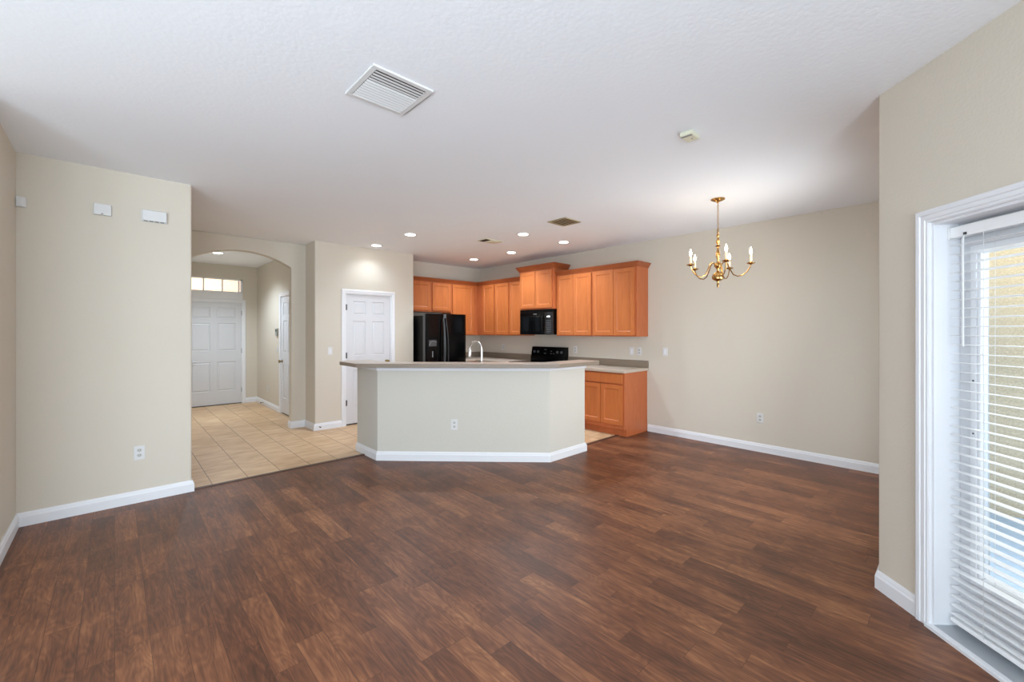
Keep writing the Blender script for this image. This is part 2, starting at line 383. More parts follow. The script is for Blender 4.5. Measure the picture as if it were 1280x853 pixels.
# faces as strips (concave outline)
def strip(v):
    b.bm.faces.new([v[0], v[1], v[2], v[-1]])
    k = 2 + len(arc) - 1
    top = v[-2]; tl = v[-1]
    b.bm.faces.new([v[k], v[k + 1], v[k + 2], v[k + 3]])
    for i in range(2, k):
        if i < 2 + len(arc) // 2: b.bm.faces.new([v[i], v[i + 1], tl])
        else: b.bm.faces.new([v[i], v[i + 1], top])
    mid = 2 + len(arc) // 2
    b.bm.faces.new([v[mid], top, tl])
strip(fr_); strip(bk)
for i in range(len(outl)):
    j = (i + 1) % len(outl); b.bm.faces.new([fr_[i], fr_[j], bk[j], bk[i]])
o = b.build('wall_arch', 'wall', Mx=AW, bevel=0.012); struct(o)
# pantry block: front with door opening x 2.546..3.30
wall('wall_pantry', [[(2.105, 6.80), (2.105, 6.40, .02), (2.53, 6.40), (2.53, 6.52), (2.22, 6.52), (2.22, 6.80)],
     [(3.305, 6.40), (3.71, 6.40, .02), (3.71, 7.08), (3.59, 7.08), (3.59, 6.52), (3.305, 6.52)],
     ([(2.53, 6.40), (3.305, 6.40), (3.305, 6.52), (2.53, 6.52)], 2.02, H)])
wall('wall_kitchen_back', [[(3.60, 6.96), (5.72, 6.96), (5.72, 7.08), (3.60, 7.08)]])
wall('wall_right', [[(5.60, 0.2), (5.72, 0.2), (5.72, 7.08), (5.60, 7.08)]])
wall('wall_dining', [[(5.2, 0.205), (5.7, 0.205), (5.7, 0.325), (5.2, 0.325)], ([(3.7, 0.205), (5.2, 0.205), (5.2, 0.325), (3.7, 0.325)], 0, 0.3), ([(3.7, 0.205), (5.2, 0.205), (5.2, 0.325), (3.7, 0.325)], 2.2, H)])
# angled patio wall: local frame, x along the wall towards the camera's right, y outward
DW = frame(3.10, 0.325, -135)
b = MB()
def dwp(poly, z0=0, z1=H): b.prism(rpoly(poly), z0, z1)
dwp([(0.0, 0.0, .02), (0.305, 0.0), (0.305, 0.165), (0.0, 0.165), (-0.339, 0.509), (-0.4243, 0.4243)])
dwp([(1.215, 0), (3.15, 0), (3.15, 0.165), (1.215, 0.165)]); dwp([(0.305, 0), (1.215, 0), (1.215, 0.165), (0.305, 0.165)], 1.955)
b.bm.transform(DW); b.keep = True
struct(b.build('wall_patio', 'wall', smooth=True))
# foyer
wall('wall_foyer_right', [[(2.13, 6.92), (2.25, 6.92), (2.25, 7.45), (2.13, 7.45)], [(2.13, 8.20), (2.25, 8.20), (2.25, 10.02), (2.13, 10.02)], ([(2.13, 7.45), (2.25, 7.45), (2.25, 8.20), (2.13, 8.20)], 2.04, H)])
wall('wall_foyer_left', [[(0.48, 6.92), (0.60, 6.92), (0.60, 10.02), (0.48, 10.02)]])
wall('wall_front', [[(0.48, 9.90), (0.92, 9.90), (0.92, 10.02), (0.48, 10.02)], [(1.875, 9.90), (2.25, 9.90), (2.25, 10.02), (1.875, 10.02)],
     ([(0.92, 9.90), (1.875, 9.90), (1.875, 10.02), (0.92, 10.02)], 2.47, H)])
wall('wall_porch', [[(-0.5, 11.6), (3.5, 11.6), (3.5, 11.75), (-0.5, 11.75)]], 'peach')
# island half wall
wall('wall_island', [([(2.13, 5.0, .012), (2.13, 4.46, .012), (3.48, 3.11, .012), (4.116, 3.11, .012), (4.116, 3.23, .012), (3.53, 3.23), (2.25, 4.51), (2.25, 5.0, .012)], 0, 1.041)], 'island')
# outside
wall('wall_stucco_outside', [([(5.2, -3.2), (5.4, -3.2), (5.4, 0.2), (5.2, 0.2)], -0.05, 2.9)], 'stucco')
f = MB(); f.keep = True
f.prism([(0.95, -2.0), (3.25, 0.28), (5.3, 0.28), (5.3, -6), (-6, -6), (-6, -2.0)], -0.14, -0.04); struct(f.build('floor_patio_deck', 'deck'))

# ------------------------------------------------------------------ baseboards
BB = [(0, 0), (0.017, 0), (0.017, 0.068), (0.012, 0.078), (0.011, 0.086), (0.005, 0.1), (0, 0.1)]
def baseboard(name, path, side):
    b = MB(); b.sweep(path, BB, side); b.keep = True; return struct(b.build(name, 'trim', smooth=False))
baseboard('baseboard_left', [(-0.525, 3.6), (-0.525, 4.73), (0.505, 4.73), (0.505, 4.85)], -1)
baseboard('baseboard_right', [(5.60, 3.11), (5.60, 0.325)], -1)
baseboard('baseboard_arch', [(1.905, 6.92), (1.905, 6.80), (2.105, 6.80), (2.105, 6.40), (2.486, 6.40)], -1)
baseboard('baseboard_pantry', [(3.363, 6.40), (3.71, 6.40), (3.71, 6.9)], -1)
baseboard('baseboard_foyer', [(1.927, 9.90), (2.13, 9.90), (2.13, 8.26)], -1)
baseboard('baseboard_island', [(2.13, 5.0), (2.13, 4.46), (3.48, 3.11), (4.116, 3.11), (4.116, 3.23)], -1)
p0 = DW @ Vector((-0.25, 0.25, 0)); pc = DW @ Vector((0, 0, 0)); p1 = DW @ Vector((0.242, 0, 0))
baseboard('baseboard_patio', [(p0.x, p0.y), (pc.x, pc.y), (p1.x, p1.y)], -1)
# trim under the bar top, and the floor reducers
b = MB(); b.keep = True
b.sweep([(2.13, 5.0), (2.13, 4.46), (3.48, 3.11), (4.116, 3.11), (4.116, 3.23)], [(0, 0.998), (0.008, 0.998), (0.012, 1.02), (0.022, 1.032), (0.022, 1.041), (0, 1.041)], -1)
struct(b.build('trim_island', 'trim'))
b = MB(); b.keep = True; b.sweep([(0.49, 4.765), (2.13, 4.765)], [(-0.022, 0), (-0.018, 0.009), (0.018, 0.009), (0.022, 0)], 1); struct(b.build('trim_1', 'reducer'))
b = MB(); b.keep = True; b.sweep([(4.09, 3.262), (5.05, 3.262)], [(-0.022, 0), (-0.018, 0.009), (0.018, 0.009), (0.022, 0)], 1); struct(b.build('trim_2', 'reducer'))

# ------------------------------------------------------------------ doors
CAS = [(0, 0), (0.0, 0.010), (0.008, 0.014), (0.02, 0.013), (0.034, 0.017), (0.05, 0.018), (0.060, 0.014), (0.062, 0.0)]
def six_panel(w, h, mid=0.11):
    st = 0.105; pw = (w - 2 * st - mid) / 2
    cols = [(st, st + pw), (w - st - pw, w - st)]
    k = h / 2.0
    rows = [(0.26 * k, 0.83 * k), (1.05 * k, 1.59 * k), (1.69 * k, 1.90 * k)]
    return [(c[0], c[1], r[0], r[1]) for c in cols for r in rows]
PPROF = [(0.006, 0.009), (0.012, 0.010), (0.032, 0.002), (0.036, 0.002)]
def slab(Mx, par, x0, x1, z0, z1, y, m='door'):
    b = MB(); w = x1 - x0
    rects = [(x0 + r[0], x0 + r[1], z0 + r[2], z0 + r[3]) for r in six_panel(w, z1 - z0)]
    b.panelled(x0, x1, z0, z1, y, y + 0.035, rects, PPROF)
    return b.build('door_slab', m, par, Mx)
def knob(Mx, par, x, z, y, m, parent=None):
    b = MB(); b.lathe([(0.030, 0), (0.030, 0.004), (0.012, 0.008), (0.010, 0.03), (0.022, 0.038), (0.028, 0.05), (0.024, 0.062), (0.0, 0.066)], seg=20)
    b.bm.transform(Matrix.Translation((x, y, z)) @ Matrix.Rotation(R(90), 4, 'X'))
    return b.build('knob', m, par, Mx, smooth=True)
def hinges(Mx, par, x, y, zs_):
    for z in zs_:
        b = MB(); b.tube([(x, y, z - 0.045), (x, y, z + 0.045)], 0.008, 8).box(x - 0.002, x + 0.022, y + 0.004, y + 0.008, z - 0.044, z + 0.044)
        b.build('hinge', 'hinge', par, Mx)
# door_1 pantry
PF = frame(2.486, 6.40)
d = thing('door_1', None, None, PF, structure=True)
b = MB(); b.casing(0.062, 0.811, 2.012, CAS); b.build('casing', 'trim', d, PF)
b = MB(); b.casing(0.062, 0.811, 2.012, [(-0.012, 0.0), (0, 0.0), (0, -0.10), (-0.012, -0.10)]); b.build('jamb', 'trim', d, PF)
slab(PF, d, 0.076, 0.797, 0.022, 1.998, 0.014)
b = MB(); b.box(0.062, 0.811, 0.03, 0.11, 0.0, 0.021); b.build('gap_shade_strip', 'slot', d, PF)  # dark box standing in for the shade in the gap under the door
hinges(PF, d, 0.070, 0.004, (0.345, 1.067, 1.80)); knob(PF, d, 0.735, 0.95, 0.014, 'obrass')
# door_2 closet in the foyer
FF = frame(2.13, 8.262, -90)
d = thing('door_2', None, None, FF, structure=True)
b = MB(); b.casing(0.062, 0.812, 2.042, CAS); b.build('casing', 'trim', d, FF)
b = MB(); b.casing(0.062, 0.812, 2.042, [(-0.012, 0.0), (0, 0.0), (0, -0.10), (-0.012, -0.10)]); b.build('jamb', 'trim', d, FF)
slab(FF, d, 0.076, 0.798, 0.022, 2.028, 0.004); b = MB(); b.box(0.062, 0.812, 0.015, 0.11, 0.0, 0.021); b.build('gap_shade_strip', 'slot', d, FF); knob(FF, d, 0.135, 0.914, 0.004, 'obrass')  # dark strip gives the closet door gap its shade
# door_3 front entry
EF = frame(0.92, 9.90)
d = thing('door_3', None, None, EF, structure=True)
b = MB(); b.casing(0.0, 0.955, 2.015, [(0, -0.1), (-0.015, -0.1), (-0.015, 0.004), (0, 0.012), (0.045, 0.016), (0.055, 0.0)]); b.build('casing', 'trim', d, EF)
b = MB(); b.box(0.0, 0.955, -0.004, 0.10, 2.016, 2.21); b.build('door_head', 'trim', d, EF)
b = MB(); b.box(0.0, 0.955, 0.0, 0.12, 0.0, 0.014); b.build('door_sill', 'hinge', d, EF)
slab(EF, d, 0.016, 0.939, 0.015, 2.0, 0.012)
hinges(EF, d, 0.942, 0.004, (0.27, 1.05, 1.80))
b = MB(); b.lathe([(0.03, 0), (0.03, 0.006), (0.011, 0.012), (0.011, 0.045), (0, 0.047)], seg=16)
b.bm.transform(Matrix.Translation((0.10, 0.012, 0.86)) @ Matrix.Rotation(R(90), 4, 'X'))
b.tube([(0.10, -0.030, 0.86), (0.14, -0.034, 0.862), (0.20, -0.032, 0.858)], [0.010, 0.009, 0.007], 8); b.build('lever', 'steel', d, EF, smooth=True)
b = MB(); b.lathe([(0.028, 0), (0.028, 0.008), (0.018, 0.018), (0, 0.02)], seg=16); b.bm.transform(Matrix.Translation((0.10, 0.012, 1.03)) @ Matrix.Rotation(R(90), 4, 'X')); b.build('deadbolt', 'steel', d, EF, smooth=True)
# transom window
d = thing('window_1', None, None, frame(0.92, 9.90, 0, 2.21), structure=True)
TF = frame(0.92, 9.90)
b = MB(); b.box(0, 0.955, -0.002, 0.1, 2.21, 2.222).box(0, 0.955, -0.002, 0.1, 2.452, 2.47).box(0, 0.02, -0.002, 0.1, 2.21, 2.47).box(0.925, 0.955, -0.002, 0.1, 2.21, 2.47).box(0.885, 0.905, 0.02, 0.08, 2.21, 2.47)
for x in (0.31, 0.61): b.box(x, x + 0.02, 0.02, 0.08, 2.21, 2.47)
b.build('window_frame', 'trim', d, TF)
b = MB(); b.box(0.02, 0.93, 0.05, 0.056, 2.215, 2.46); b.build('pane', 'glass', d, TF)

# door_4 patio door (local frame DW; opening x 0.305..1.215)
d = thing('door_4', None, None, DW, structure=True)
CAS2 = [(0, 0), (0.0, 0.012), (0.006, 0.016), (0.014, 0.015), (0.018, 0.019), (0.036, 0.019), (0.040, 0.023), (0.056, 0.024), (0.063, 0.02), (0.064, 0.0)]
b = MB(); b.casing(0.306, 1.214, 1.954, CAS2, 0.0); b.build('casing', 'trim', d, DW)
b = MB(); b.casing(0.306, 1.214, 1.954, [(-0.012, 0.0), (0, 0.0), (0, -0.165), (-0.012, -0.165)]); b.build('jamb', 'trim', d, DW)
b = MB(); b.box(0.306, 1.214, 0.0, 0.165, 0.0, 0.018).box(0.306, 1.214, -0.022, 0.004, 0, 0.012); b.build('threshold', 'thresh', d, DW, bevel=0.002)
b = MB(); b.box(0.30, 1.22, -0.03, -0.022, 0, 0.014).box(0.306, 1.214, -0.022, 0.0, 0.012, 0.016); b.build('threshold_nosing', 'trim', d, DW)
b = MB()
gx0, gx1, gz0, gz1 = 0.400, 1.10, 0.285, 1.80
for q in ((0.320, gx0, 0.02, 1.94), (gx1, 1.20, 0.02, 1.94), (gx0, gx1, 0.02, gz0), (gx0, gx1, gz1, 1.94)): b.box(q[0], q[1], 0.120, 0.156, q[2], q[3])
b.build('door_slab', 'door', d, DW)
b = MB()
for (o1, o2, yy) in ((0.0, 0.026, 0.112), (-0.012, 0.0, 0.117)):
    a0, a1, c0, c1 = gx0 - o2, gx1 + o2, gz0 - o2, gz1 + o2
    for q in ((a0, gx0 - o1, c0, c1), (gx1 + o1, a1, c0, c1), (gx0 - o1, gx1 + o1, c0, gz0 - o1), (gx0 - o1, gx1 + o1, gz1 + o1, c1)): b.box(q[0], q[1], yy, 0.158, q[2], q[3])
b.build('glazing_frame', 'trim', d, DW, bevel=0.003)
b = MB()
for z in (0.955, 1.20):
    b = MB(); b.tube([(0.388, 0.1125, z), (0.388, 0.1105, z)], 0.0045, 8); b.build('frame_screw', 'hinge', d, DW)
b = MB(); b.box(gx0 - 0.004, gx1 + 0.004, 0.135, 0.141, gz0 - 0.004, gz1 + 0.004); b.build('pane', 'glass', d, DW)
# blind on the patio door
bl = thing('window_blind', 'white horizontal slat blind covering the glass patio door, slats open', 'blind', DW @ Matrix.Translation((0.76, 0.05, 0.06)))
b = MB(); b.box(0.325, 1.195, 0.068, 0.109, 1.872, 1.923); b.build('head_rail', 'blind', bl, DW, bevel=0.002)
for x in (0.312, 1.195):
    b = MB(); b.box(x, x + 0.013, 0.062, 0.111, 1.866, 1.929); b.build('rail_bracket', 'plastic', bl, DW, bevel=0.001)
b = MB(); z = 1.835; zs = []
while z > 0.075: zs.append(z); z -= 0.0427
for z in zs:
    ring = []
    for k in range(5):
        t = k / 4; y = 0.064 + 0.046 * t; dz = 0.003 * math.sin(PI * t) - 0.003 * (t - 0.5)
        ring.append((y, z + dz))
    prof = ring + [(y, zz - 0.0018) for y, zz in ring[::-1]]
    b.loops([[(0.330, y, zz) for y, zz in prof], [(1.190, y, zz) for y, zz in prof]])
b.build('slats', 'blind', bl, DW, smooth=True)
b = MB(); b.box(0.330, 1.190, 0.064, 0.108, zs[-1] - 0.036, zs[-1] - 0.016); b.build('bottom_rail', 'blind', bl, DW, bevel=0.002)
b = MB()
for x in (0.480, 0.76, 1.05):
    for y in (0.062, 0.112): b.tube([(x, y, zs[-1] - 0.02), (x, y, 1.875)], 0.0011, 5)
b.build('ladder_cords', 'plastic', bl, DW)
b = MB(); b.tube([(0.398, 0.056, 1.862), (0.398, 0.054, 1.82), (0.400, 0.053, 1.36)], 0.0042, 8); b.tube([(0.398, 0.070, 1.885), (0.398, 0.056, 1.862)], 0.003, 6); b.build('tilt_wand', 'plastic', bl, DW, smooth=True)
b = MB(); b.box(0.392, 0.403, 0.062, 0.0675, 1.876, 1.888); b.build('wand_hook', 'hinge', bl, DW)
# outdoor faucet on the stucco wall
HF = frame(5.2, -0.02, -90, 0.60)
hb = thing('hose_faucet', 'small dark outdoor tap on the stucco wall seen through the patio door', 'faucet', HF)
b = MB(); b.tube([(0, 0, 0), (0, -0.06, 0), (0, -0.09, -0.03), (0, -0.10, -0.06)], [0.016, 0.016, 0.014, 0.017], 10); b.build('spout', 'blackm', hb, HF, smooth=True)
b = MB(); b.lathe([(0.006, 0), (0.006, 0.04), (0.03, 0.045), (0.03, 0.055), (0, 0.057)], 0, -0.06, 12); b.build('valve_handle', 'blackm', hb, HF, smooth=True)

# ------------------------------------------------------------------ cabinets
CPROF = [(0.002, 0.0), (0.007, 0.006), (0.016, 0.009), (0.018, 0.009)]
CROWN = lambda z0, z1, p: [(0, z0), (0.008, z0), (0.012, z0 + 0.012), (0.022, z0 + 0.03), (p - 0.006, z1 - 0.016), (p, z1 - 0.012), (p, z1), (0, z1)]
def cab_door(par, Mx, x0, x1, z0, z1, yf, name='door', st=0.052):
    b = MB(); b.panelled(x0, x1, z0, z1, yf - 0.019, yf - 0.0005, [(x0 + st, x1 - st, z0 + st, z1 - st)] if name == 'door' else [], CPROF)
    return b.build(name, 'maple', par, Mx, bevel=0.0025)
def cabinet(name, label, Mx, x0, x1, z0, z1, depth, doors, drawers=(), crown=None, toe=False, group=None, light_rail=False):
    T = thing(name, label, 'cabinet', Mx @ Matrix.Translation(((x0 + x1) / 2, -depth / 2, z0)), group)
    b = MB()
    if toe:
        b.box(x0, x1, -depth, -0.002, z0 + 0.10, z1)
        b.box(x0 + 0.018, x1 - 0.0, -depth + 0.055, -0.002, z0, z0 + 0.10)
    else: b.box(x0, x1, -depth, -0.002, z0, z1)
    b.build('cabinet_body', 'maplef', T, Mx, bevel=0.0015)
    for q in doors: cab_door(T, Mx, *q, -depth)
    for q in drawers: cab_door(T, Mx, *q, -depth, 'drawer')
    if crown:
        path, ztop, proj = crown
        b = MB(); b.sweep(path, CROWN(z1 - 0.004, ztop, proj), -1); b.build('crown_moulding', 'mapled', T, Mx)
    return T
RW = frame(5.60, 6.96, -90)          # local x = 6.96 - Y, front towards -X
def ly(Y): return 6.96 - Y
UZ0, UZ1, DZ0, DZ1, CT = 1.36, 2.345, 1.378, 2.330, 2.410
KW = frame(3.71, 6.96)
E_ = cabinet('wall_cabinet', 'short two-door orange maple wall cabinet above the black refrigerator', KW, 0.002, 0.949, 1.79, UZ1, 0.30,
    [(0.03, 0.478, 1.822, DZ1), (0.528, 0.925, 1.822, DZ1)], crown=([(0.002, -0.30), (0.949, -0.30)], CT, 0.045))
F_ = cabinet('wall_cabinet', 'tall single-door orange maple wall cabinet in the kitchen corner, right of refrigerator', KW, 0.951, 1.888, UZ0, UZ1, 0.30,
    [(0.972, 1.478, DZ0, DZ1)], crown=([(0.951, -0.30), (1.58, -0.30)], CT, 0.045))
cabinet('wall_cabinet', 'two-door orange maple wall cabinet next to the kitchen corner, above the counter', RW, 0.304, ly(5.712), UZ0, UZ1, 0.31,
    [(ly(6.469), ly(6.13), DZ0, DZ1), (ly(6.097), ly(5.729), DZ0, DZ1)], crown=([(0.31, -0.31), (ly(5.712), -0.31)], CT, 0.045))
cabinet('wall_cabinet', 'narrow one-door orange maple wall cabinet just left of the microwave', RW, ly(5.710), ly(5.366), UZ0, UZ1, 0.31,
    [(ly(5.688), ly(5.385), DZ0, DZ1)], crown=([(ly(5.710), -0.31), (ly(5.366), -0.31)], CT, 0.045))
cabinet('wall_cabinet', 'raised two-door orange maple cabinet with crown above the black microwave', RW, ly(5.364), ly(4.574), 1.806, 2.47, 0.385,
    [(ly(5.332), ly(4.974), 1.83, 2.45), (ly(4.966), ly(4.608), 1.83, 2.45)],
    crown=([(ly(5.364), -0.02), (ly(5.364), -0.385), (ly(4.574), -0.385), (ly(4.574), -0.02)], 2.555, 0.055))
cabinet('wall_cabinet', 'two-door orange maple wall cabinet immediately right of the microwave', RW, ly(4.572), ly(3.862), UZ0, UZ1, 0.31,
    [(ly(4.550), ly(4.216), DZ0, DZ1), (ly(4.210), ly(3.876), DZ0, DZ1)], crown=([(ly(4.572), -0.31), (ly(3.862), -0.31)], CT, 0.045))
cabinet('wall_cabinet', 'two-door orange maple wall cabinet at the dining end of the run, side panel showing', RW, ly(3.860), ly(3.11), UZ0, UZ1, 0.31,
    [(ly(3.836), ly(3.482), DZ0, DZ1), (ly(3.476), ly(3.141), DZ0, DZ1)], crown=([(ly(3.860), -0.31), (ly(3.11), -0.31), (ly(3.11), 0)], CT, 0.045))
cabinet('base_cabinet', 'orange maple base cabinet with one drawer and two doors at the dining end', RW, ly(3.865), ly(3.125), 0, 0.868, 0.60,
    [(ly(3.848), ly(3.497), 0.16, 0.70), (ly(3.490), ly(3.150), 0.16, 0.70)], [(ly(3.848), ly(3.150), 0.722, 0.85)], toe=True)
cabinet('base_cabinet', 'orange maple base cabinet right of the range, mostly behind the island', RW, ly(4.565), ly(3.867), 0, 0.868, 0.60,
    [(ly(4.545), ly(4.22), 0.16, 0.70), (ly(4.213), ly(3.885), 0.16, 0.70)], [(ly(4.545), ly(3.885), 0.722, 0.85)], toe=True)
cabinet('base_cabinet', 'orange maple corner base cabinet between the range and refrigerator, behind the island', RW, 0.002, ly(5.367), 0, 0.868, 0.60,
    [(ly(6.30), ly(5.86), 0.16, 0.85), (ly(5.85), ly(5.39), 0.16, 0.70)], [(ly(5.85), ly(5.39), 0.722, 0.85)], toe=True)
# counters
def countertop(name, label, poly, z0, z1, splash=()):
    b = MB(); b.prism(rpoly(poly), z0, z1)
    T = thing(name, label, 'countertop', frame(sum(p[0] for p in poly) / len(poly), sum(p[1] for p in poly) / len(poly), 0, z0))
    b.build('counter_slab', 'counter', T, Matrix.Identity(4), bevel=0.006, smooth=False)
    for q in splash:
        b = MB(); b.box(*q); b.build('backsplash', 'countershaded', T, Matrix.Identity(4), bevel=0.003)
    return T
countertop('countertop', 'taupe laminate countertop on the base cabinet at the dining end', [(4.962, 3.10), (5.598, 3.10), (5.598, 4.565), (4.962, 4.565)], 0.869, 0.908, [(5.572, 5.598, 3.10, 4.565, 0.909, 1.012)])
countertop('countertop', 'taupe laminate corner countertop running left from the range under wall cabinets', [(4.962, 5.367), (5.598, 5.367), (5.598, 6.958), (4.66, 6.958), (4.66, 6.32), (4.962, 6.32)], 0.869, 0.908,
    [(5.572, 5.598, 5.367, 6.958, 0.909, 1.012), (4.66, 5.571, 6.932, 6.958, 0.909, 1.012)])
# island interior cabinet and counter
IB = thing('island_cabinet', 'orange maple cabinets on the kitchen side of the island half wall', 'cabinet', frame(3.0, 4.2))
IF = frame(2.85, 4.758, 135)
b = MB(); b.prism([(2.252, 5.0), (2.252, 4.512), (3.532, 3.232), (4.116, 3.232), (4.116, 3.77), (3.78, 3.77), (2.82, 4.73), (2.82, 5.0)], 0.10, 0.867); b.build('cabinet_body', 'maplef', IB, Matrix.Identity(4))
b = MB(); b.prism([(2.26, 4.98), (2.26, 4.52), (3.54, 3.24), (4.10, 3.24), (4.10, 3.71), (3.75, 3.71), (2.76, 4.70), (2.76, 4.98)], 0.0, 0.10); b.build('toe_kick', 'mapled', IB, Matrix.Identity(4))
IQ = frame(3.78, 3.77, 135)     # kitchen-side diagonal face
for q in ((0.05, 0.46), (0.47, 0.88), (0.90, 1.31)): cab_door(IB, IQ, q[0], q[1], 0.15, 0.70, 0.0); cab_door(IB, IQ, q[0], q[1], 0.715, 0.85, 0.0, 'drawer')
T = countertop('sink_counter', 'taupe lower counter with sink behind the raised island bar', [(2.252, 5.03), (2.252, 4.512), (3.532, 3.232), (4.14, 3.232), (4.14, 3.80), (3.80, 3.80), (2.85, 4.75), (2.85, 5.03)], 0.868, 0.906)
SF = frame(3.045, 4.215, 135, 0.906)
sk = thing('sink', 'stainless double sink set in the lower island counter', 'sink', SF)
b = MB()
for x in (-0.39, 0.01):
    rings = []
    for ins, z in ((-0.015, 0.002), (0.0, 0.005), (0.012, 0.002), (0.018, 0.0015)):
        rings.append([(x + ins, -0.2 + ins, z), (x + 0.38 - ins, -0.2 + ins, z), (x + 0.38 - ins, 0.2 - ins, z), (x + ins, 0.2 - ins, z)])
    b.loops(rings)
b.build('basin_rim', 'steel', sk, SF)
for x in (-0.2, 0.2):
    b = MB(); b.lathe([(0.04, 0.0016), (0.038, 0.004), (0.0, 0.003)], x, 0, 16); b.build('drain', 'dgrey', sk, SF)
FC = frame(3.084, 3.80, -12, 0.906)
fc = thing('kitchen_faucet', 'chrome gooseneck kitchen faucet rising behind the island bar', 'faucet', FC)
b = MB(); b.lathe([(0.030, 0), (0.030, 0.006), (0.019, 0.02), (0.018, 0.06), (0.013, 0.066)], seg=16); b.build('base', 'chrome', fc, FC, smooth=True)
pts = [(0, 0, 0.06), (0, 0, 0.30)]
for k in range(1, 13):
    t = PI * k / 13; pts.append((-0.0, 0.08 - 0.08 * math.cos(t), 0.32 + 0.085 * math.sin(t)))
pts.append((0, 0.16, 0.31))
rot = Matrix.Rotation(R(32), 4, 'Z')
pts = [rot @ Vector(p) for p in pts]
b = MB(); b.tube(pts, 0.0125, 12); b.build('gooseneck', 'chrome', fc, FC, smooth=True)
e0 = rot @ Vector((0, 0.16, 0.315)); e1 = rot @ Vector((0, 0.163, 0.215))
b = MB(); b.tube([e0, e0.lerp(e1, 0.3), e0.lerp(e1, 0.8), e1], [0.014, 0.019, 0.021, 0.017], 12); b.build('spray_head', 'chrome', fc, FC, smooth=True)
b = MB(); b.tube([(0.0, 0, 0.045), (0.05, 0, 0.052), (0.085, 0, 0.075)], [0.009, 0.008, 0.006], 8); b.build('lever', 'chrome', fc, FC, smooth=True)
# raised bar top
b = MB(); b.prism(rpoly([(2.0, 5.06, .03), (1.90, 4.95, .03), (1.90, 4.497), (3.45, 2.947), (4.20, 2.947, .04), (4.20, 3.255, .02), (3.555, 3.255), (2.29, 4.52), (2.29, 5.06)]), 1.0415, 1.083)
o = b.build('bar_top', 'counter', bevel=0.005); o.data.materials.append(M['countershaded'])
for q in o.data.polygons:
    if abs(q.normal.z) < 0.5 or q.normal.z < -0.5: q.material_index = 1  # sides and underside take the shaded copy of the laminate
tag(o, 'long angled taupe laminate bar top on the white island half wall', 'countertop')
# ------------------------------------------------------------------ appliances
RF = frame(3.752, 6.10)
rf = thing('refrigerator', 'black side-by-side refrigerator with ice and water dispenser', 'refrigerator', RF @ Matrix.Translation((0.425, 0.4, 0)))
b = MB(); b.box(0.004, 0.844, 0.082, 0.80, 0.02, 1.70); b.build('fridge_body', 'blackm', rf, RF, bevel=0.006)
def fdoor(x0, x1, nm):
    b = MB(); n = 10; rings = []
    top = []
    for k in range(n + 1):
        t = k / n; x = x0 + (x1 - x0) * t
        top.append((x, 0.008 * (2 * t - 1) ** 2 + (0.012 if k in (0, n) else 0)))
    poly = top + [(x1, 0.078), (x0, 0.078)]
    b.prism(poly, 0.10, 1.735); return b.build(nm, 'black', rf, RF, bevel=0.004)
fdoor(0.0, 0.362, 'freezer_door'); fdoor(0.370, 0.848, 'fridge_door')
b = MB(); b.box(-0.004, -0.0005, 0.004, 0.010, 0.10, 1.735).box(-0.003, 0.0, 0.012, 0.07, 0.10, 1.734); b.build('door_edge_trim', 'dgrey', rf, RF)
b = MB(); b.box(0.02, 0.82, 0.12, 0.70, 0.0, 0.10); b.build('grille', 'blackm', rf, RF)
for nm, x, bow in (('left', 0.338, -0.004), ('right', 0.394, 0.03)):
    pts = []
    for k in range(15):
        t = k / 14; z = 1.66 - 1.2 * t
        pts.append((x + bow * math.sin(PI * t), -0.012 - 0.042 * math.sin(PI * min(1, t * 1.0)) ** 0.5, z))
    b = MB(); b.tube(pts, 0.0105, 8); b.build('handle', 'hgrey', rf, RF, smooth=True)
b = MB(); b.box(0.055, 0.245, -0.004, 0.02, 0.93, 0.945).box(0.055, 0.07, -0.004, 0.02, 0.945, 1.17).box(0.23, 0.245, -0.004, 0.02, 0.945, 1.17).box(0.055, 0.245, -0.006, 0.02, 1.17, 1.30); b.build('dispenser_frame', 'blackm', rf, RF, bevel=0.003)
b = MB(); b.prism([(0.065, -0.009), (0.21, -0.009), (0.21, -0.007), (0.065, -0.007)], 1.185, 1.285); b.build('dispenser_panel', 'dgrey', rf, RF)
b = MB(); b.tube([(0.07, -0.012, 1.20), (0.10, -0.018, 1.265), (0.15, -0.02, 1.27), (0.21, -0.014, 1.25)], 0.006, 6); b.build('dispenser_trim', 'mgrey', rf, RF, smooth=True)
b = MB(); b.box(0.13, 0.15, -0.006, 0.0, 1.00, 1.10); b.build('dispenser_lever', 'mgrey', rf, RF, bevel=0.003)

MW = frame(5.21, 5.352, -90)       # front face; x to the right 0..0.77
mw = thing('microwave', 'black over-the-range microwave under the raised cabinet', 'microwave', MW @ Matrix.Translation((0.385, 0.19, 1.375)))
b = MB(); b.box(0.0, 0.77, 0.022, 0.385, 1.380, 1.802); b.build('microwave_body', 'black', mw, MW, bevel=0.003)
b = MB(); b.box(0.0, 0.575, 0.0, 0.0215, 1.382, 1.755); b.build('microwave_door', 'black', mw, MW, bevel=0.004)
b = MB(); b.box(0.07, 0.47, -0.002, 0.0005, 1.44, 1.70); b.build('door_window', 'glassblack', mw, MW)
b = MB(); b.tube([(0.545, -0.006, 1.69), (0.545, -0.032, 1.66), (0.545, -0.04, 1.57), (0.545, -0.032, 1.48), (0.545, -0.006, 1.45)], 0.010, 8); b.build('handle', 'blackm', mw, MW, smooth=True)
b = MB(); b.box(0.578, 0.77, 0.0, 0.0215, 1.382, 1.755); b.build('control_panel', 'glassblack', mw, MW, bevel=0.003)
b = MB()
for r_ in range(6):
    for c in range(3): b.box(0.625 + c * 0.035, 0.650 + c * 0.035, -0.002, 0.0, 1.42 + r_ * 0.036, 1.442 + r_ * 0.036)
b.build('buttons', 'dgrey', mw, MW)
